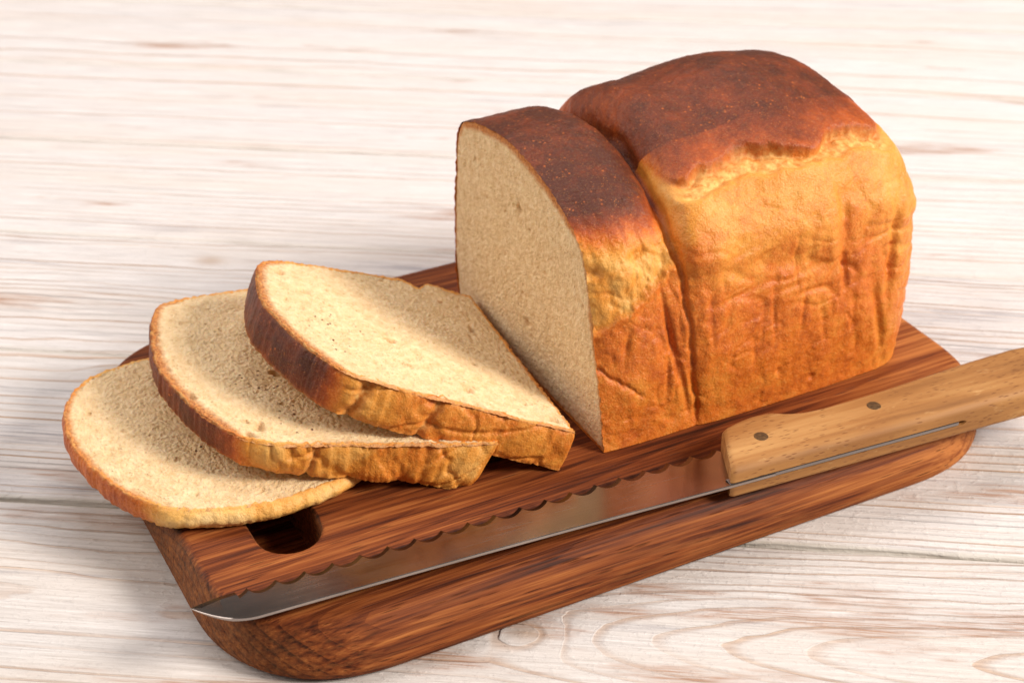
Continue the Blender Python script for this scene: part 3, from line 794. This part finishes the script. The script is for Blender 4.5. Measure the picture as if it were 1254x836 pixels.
    def top(x, y):
        z = org[2] - (Nn_[0] * (x - org[0]) + Nn_[1] * (y - org[1])) / Nn_[2]
        rel = np.stack([x - org[0], y - org[1], z - org[2]], -1)
        hloc = rel @ Fm[:, 1]; xloc = rel @ Fm[:, 0]
        m = sstep(-.1, .9, xloc) * sstep(-.5, .15, hloc) * sstep(10.4 * sh, 9.8 * sh, hloc)
        u = np.clip(hloc / (9.76 * sh), 0, 1)
        return (z + opts.get('sag', 0.0) * 4 * u * (1 - u) + .04) * m
    return top

floor = lambda x, y: np.zeros_like(x) + 2.2
P1 = [(2.4, 0), (1.5, .8), (0.95, 2.2), (0.8, 3.6), (1.05, 5.4), (1.75, 7.2), (3.1, 8.5), (5.2, 9.35), (7.76, 9.76), (9.6, 9.6), (11.3, 9.0), (12.4, 8.0), (12.9, 6.4), (13.0, 2.7), (12.6, 0)]
top1 = make_slice('lowest bread slice, overhanging the board end, with thin golden crust', (-8.3, 1.2, 2.89), .012, .035, 0, .935, 1.0, .66, .95, 2, floor,
                  dict(bake=.62, bulge=.30, big=.16, pore=1.0, pale=.12, rag=.06, prof=P1, fleck=[(5, 5.5, .8)], wr=.35))
top2 = make_slice('middle bread slice with thick toasted rim, half covered by the slice above', (-4.3, .36, 3.88), -.085, .115, .004, 1.035, 1.115, 2.02, 1.05, 4, top1,
                  dict(bake=.90, bulge=.10, big=.12, skew=.85, rag=.07, pale=.12, cracks=[(1.35, 6.0, .10, .22)], fleck=[(3.4, 6.2, 1.5), (6.0, 7.5, 1.3)]))
top3 = make_slice('topmost bread slice with dark brown domed crust, leaning beside the cut loaf', (-1.42, -.24, 3.84), -.12, .39, -.033, .90, 1.09, 1.75, 1.72, 6, top2,
                  dict(bake=.95, bulge=.10, big=.12, rag=.05, pore=.85, cracks=[(1.9, 7.3, .16, .34), (1.2, 4.9, .10, .2)],
                       bites=[(11.6, 2.6, .35, -.55), (11.75, 1.7, .5, .25), (11.9, 3.3, .25, .25)], fleck=[(6.0, 8.0, 1.5), (4.4, 8.4, 1.0)]))

# ------------------------------------------------------------------ bread knife
KZ = 2.93
knife = thing('bread_knife', 'bread knife with wavy serrated steel blade and worn beech handle', 'knife', (2.5 * CM, -4.8 * CM, KZ * CM), rad(-4.0))
# blade
Lt = -19.66
ls = np.unique(np.concatenate([np.linspace(Lt, -17.4, 70), np.linspace(-17.4, 1.9, 420)]))
spine = np.where(ls < -17.6, 1.36 * (np.clip((-17.6 - ls) / (-17.6 - Lt), 0, 1)) ** 2.1, 0) + .09 * np.sin(np.pi * np.clip((ls + 18) / 18, 0, 1))
tipW = 1.66 + (ls + 17.8) * (.72 / 17.8)
phs = (ls + 17.62) / 1.03
fr = phs - np.floor(phs)
scal = .32 * np.sin(np.pi * fr ** .75) ** .8
scal[(ls < -18.05)] = 0
wtop = tipW - scal
nose = np.clip((ls - Lt) / (-18.05 - Lt), 0, 1)
wtop = np.where(ls < -18.05, 1.37 + (1.60 - 1.37) * np.sin(nose * np.pi / 2), wtop)
wtop = np.maximum(wtop, spine + .01)
th = .07
bev = np.clip((wtop - spine) * .3, 0, .42)
bev = bev * np.where(ls < -18.05, .5 + .5 * nose, 1)
body = np.maximum(wtop - .24, spine + .55 * (wtop - spine))
hz = th * np.clip((ls - Lt) / 1.5 + .25, 0, 1)
def row(w, z): return np.stack([ls, w + .24 * np.clip(w - .3, 0, 9), z - .185 * w], 1)
R_ = [row(spine + .03, hz), row(body, hz * .95), row(wtop, -hz * .45 + .008), row(wtop, -hz * .45 - .008), row(body, -hz * .9), row(spine + .02, -hz), row(spine, -hz * .7), row(spine, hz * .7)]
BV = np.stack(R_, 1)
me_b = mesh_obj('blade', BV.reshape(-1, 3) * CM, grid_faces(len(ls), 8, closed_v=True), M_STEEL, knife, tris=[(0, k, k + 1) for k in range(1, 7)])
me_b.data.set_sharp_from_angle(angle=rad(14))
me_b.data.materials.append(M_GROUND)
_mi = np.zeros(len(me_b.data.polygons), dtype=np.int32)
_nq = len(grid_faces(len(ls), 8, closed_v=True)); _q = np.arange(_nq) % 8
_mi[:_nq] = np.where((_q == 1) | (_q == 3), 1, 0); me_b.data.polygons.foreach_set('material_index', _mi)
# tang: the steel seen along the handle's edge
tl = np.linspace(.02, 10.05, 30)
TV = np.zeros((30, 4, 3)); TV[..., 0] = tl[:, None]
TV[..., 1] = np.array([.035, .035, .4, .4]); TV[..., 1] += (.05 * np.sin(tl * .3))[:, None] * 0
TV[..., 2] = np.array([-.062, .062, .062, -.062])
mesh_obj('tang', TV.reshape(-1, 3) * CM, grid_faces(30, 4, closed_v=True), M_TANG, knife, smooth=False)
# handle: loft with the tang slit along its near edge
HL = 17.6
hl = np.concatenate([np.linspace(0, .25, 6), np.linspace(.4, 10.0, 90), np.linspace(10.1, 10.6, 12), np.linspace(10.8, HL - 1.2, 40), HL - 1.2 + 1.2 * np.sin(np.linspace(.08, 1, 14) * np.pi / 2)])
Wd = np.interp(hl, [0, .8, 1.6, 2.6, 3.4, 4.2, 5.2, 6.5, 8, 10, 12.3, 14.6, 16.2, HL], [2.75, 2.98, 3.10, 3.06, 2.72, 2.55, 2.5, 2.54, 2.62, 2.78, 2.98, 3.08, 2.9, 2.5])
k5 = np.array([1, 2, 3, 2, 1]) / 9.
Wd = np.convolve(np.pad(Wd, 2, 'edge'), k5, 'valid')
zt, zb = .70, -.70
sec_n = 15
secs = []
for i, l in enumerate(hl):
    W = Wd[i]; r = .34; w0 = .04
    e = 1.0
    if l < .25: e = 1 - .10 * (1 - l / .25) ** 2
    tb = (HL - l) / 1.2
    if tb < 1: e = math.sqrt(max(0.0, 1 - (1 - tb) ** 2)) * .98 + .02
    sd = .16 * float(sstep(10.45, 10.25, l))       # slit depth
    sl_h = .095 * float(sstep(10.5, 10.2, l)) + .004
    P = [(w0 + sd, -sl_h), (w0, -sl_h - .005)]
    for a in np.linspace(0, 90, 5): P.append((w0 + r - r * math.cos(rad(a)), zb + r - r * math.sin(rad(a))))
    rb_ = .5
    for a in np.linspace(0, 180, 13):
        P.append((W - rb_ + rb_ * math.sin(rad(a)) , (zb + (zt - zb) * (.5 - .5 * math.cos(rad(a))))))
    for a in np.linspace(0, 90, 7): P.append((w0 + r * 1.3 - r * 1.3 * math.sin(rad(a)), zt - r * 1.3 + r * 1.3 * math.cos(rad(a)) * 1.0))
    P += [(w0, sl_h + .005), (w0 + sd, sl_h)]
    P = np.array(P)
    cen = np.array([W * .5, 0.0])
    P = cen + (P - cen) * np.array([1 - .42 * (1 - e), e])
    slant = .42 * np.clip(P[:, 0], 0, 3.2) * (1 - min(1, l / 6.0))
    secs.append(np.stack([l + slant, P[:, 0], P[:, 1]], 1))
HV = np.stack(secs, 0); ns = HV.shape[1]
c0 = HV[0].mean(0); c1 = HV[-1].mean(0)
HVf = np.vstack([HV.reshape(-1, 3), c0, c1]); nb = len(hl) * ns
tri = [(nb, (k + 1) % ns, k) for k in range(ns)] + [(nb + 1, (len(hl) - 1) * ns + k, (len(hl) - 1) * ns + (k + 1) % ns) for k in range(ns)]
handle = mesh_obj('handle', HVf * CM, grid_faces(len(hl), ns, closed_v=True), M_BEECH, knife, tris=tri)
bm = bmesh.new(); bm.from_mesh(handle.data); bmesh.ops.recalc_face_normals(bm, faces=bm.faces[:]); bm.to_mesh(handle.data); bm.free()
handle.data.set_sharp_from_angle(angle=rad(40))
# rivets
for (l, w) in ((2.10, 1.50), (7.10, 1.54), (15.6, .95)):
    rad_, vs = .175, []
    prof_r = [(0, .02), (.20, .012), (.265, .010), (.285, -.012), (.29, -.3)]
    n = 24
    V = np.array([[(l + r * math.cos(2 * math.pi * k / n), w + r * math.sin(2 * math.pi * k / n), zt + z) for k in range(n)] for r, z in prof_r[1:]])
    Vf = np.vstack([V.reshape(-1, 3), [(l, w, zt + .013)]])
    o = mesh_obj('rivet', Vf * CM, grid_faces(4, n, closed_v=True), M_RIVET, handle, tris=[(4 * n, k, (k + 1) % n) for k in range(n)])
    bm = bmesh.new(); bm.from_mesh(o.data); bmesh.ops.recalc_face_normals(bm, faces=bm.faces[:]); bm.to_mesh(o.data); bm.free()
    o.data.set_sharp_from_angle(angle=rad(30))
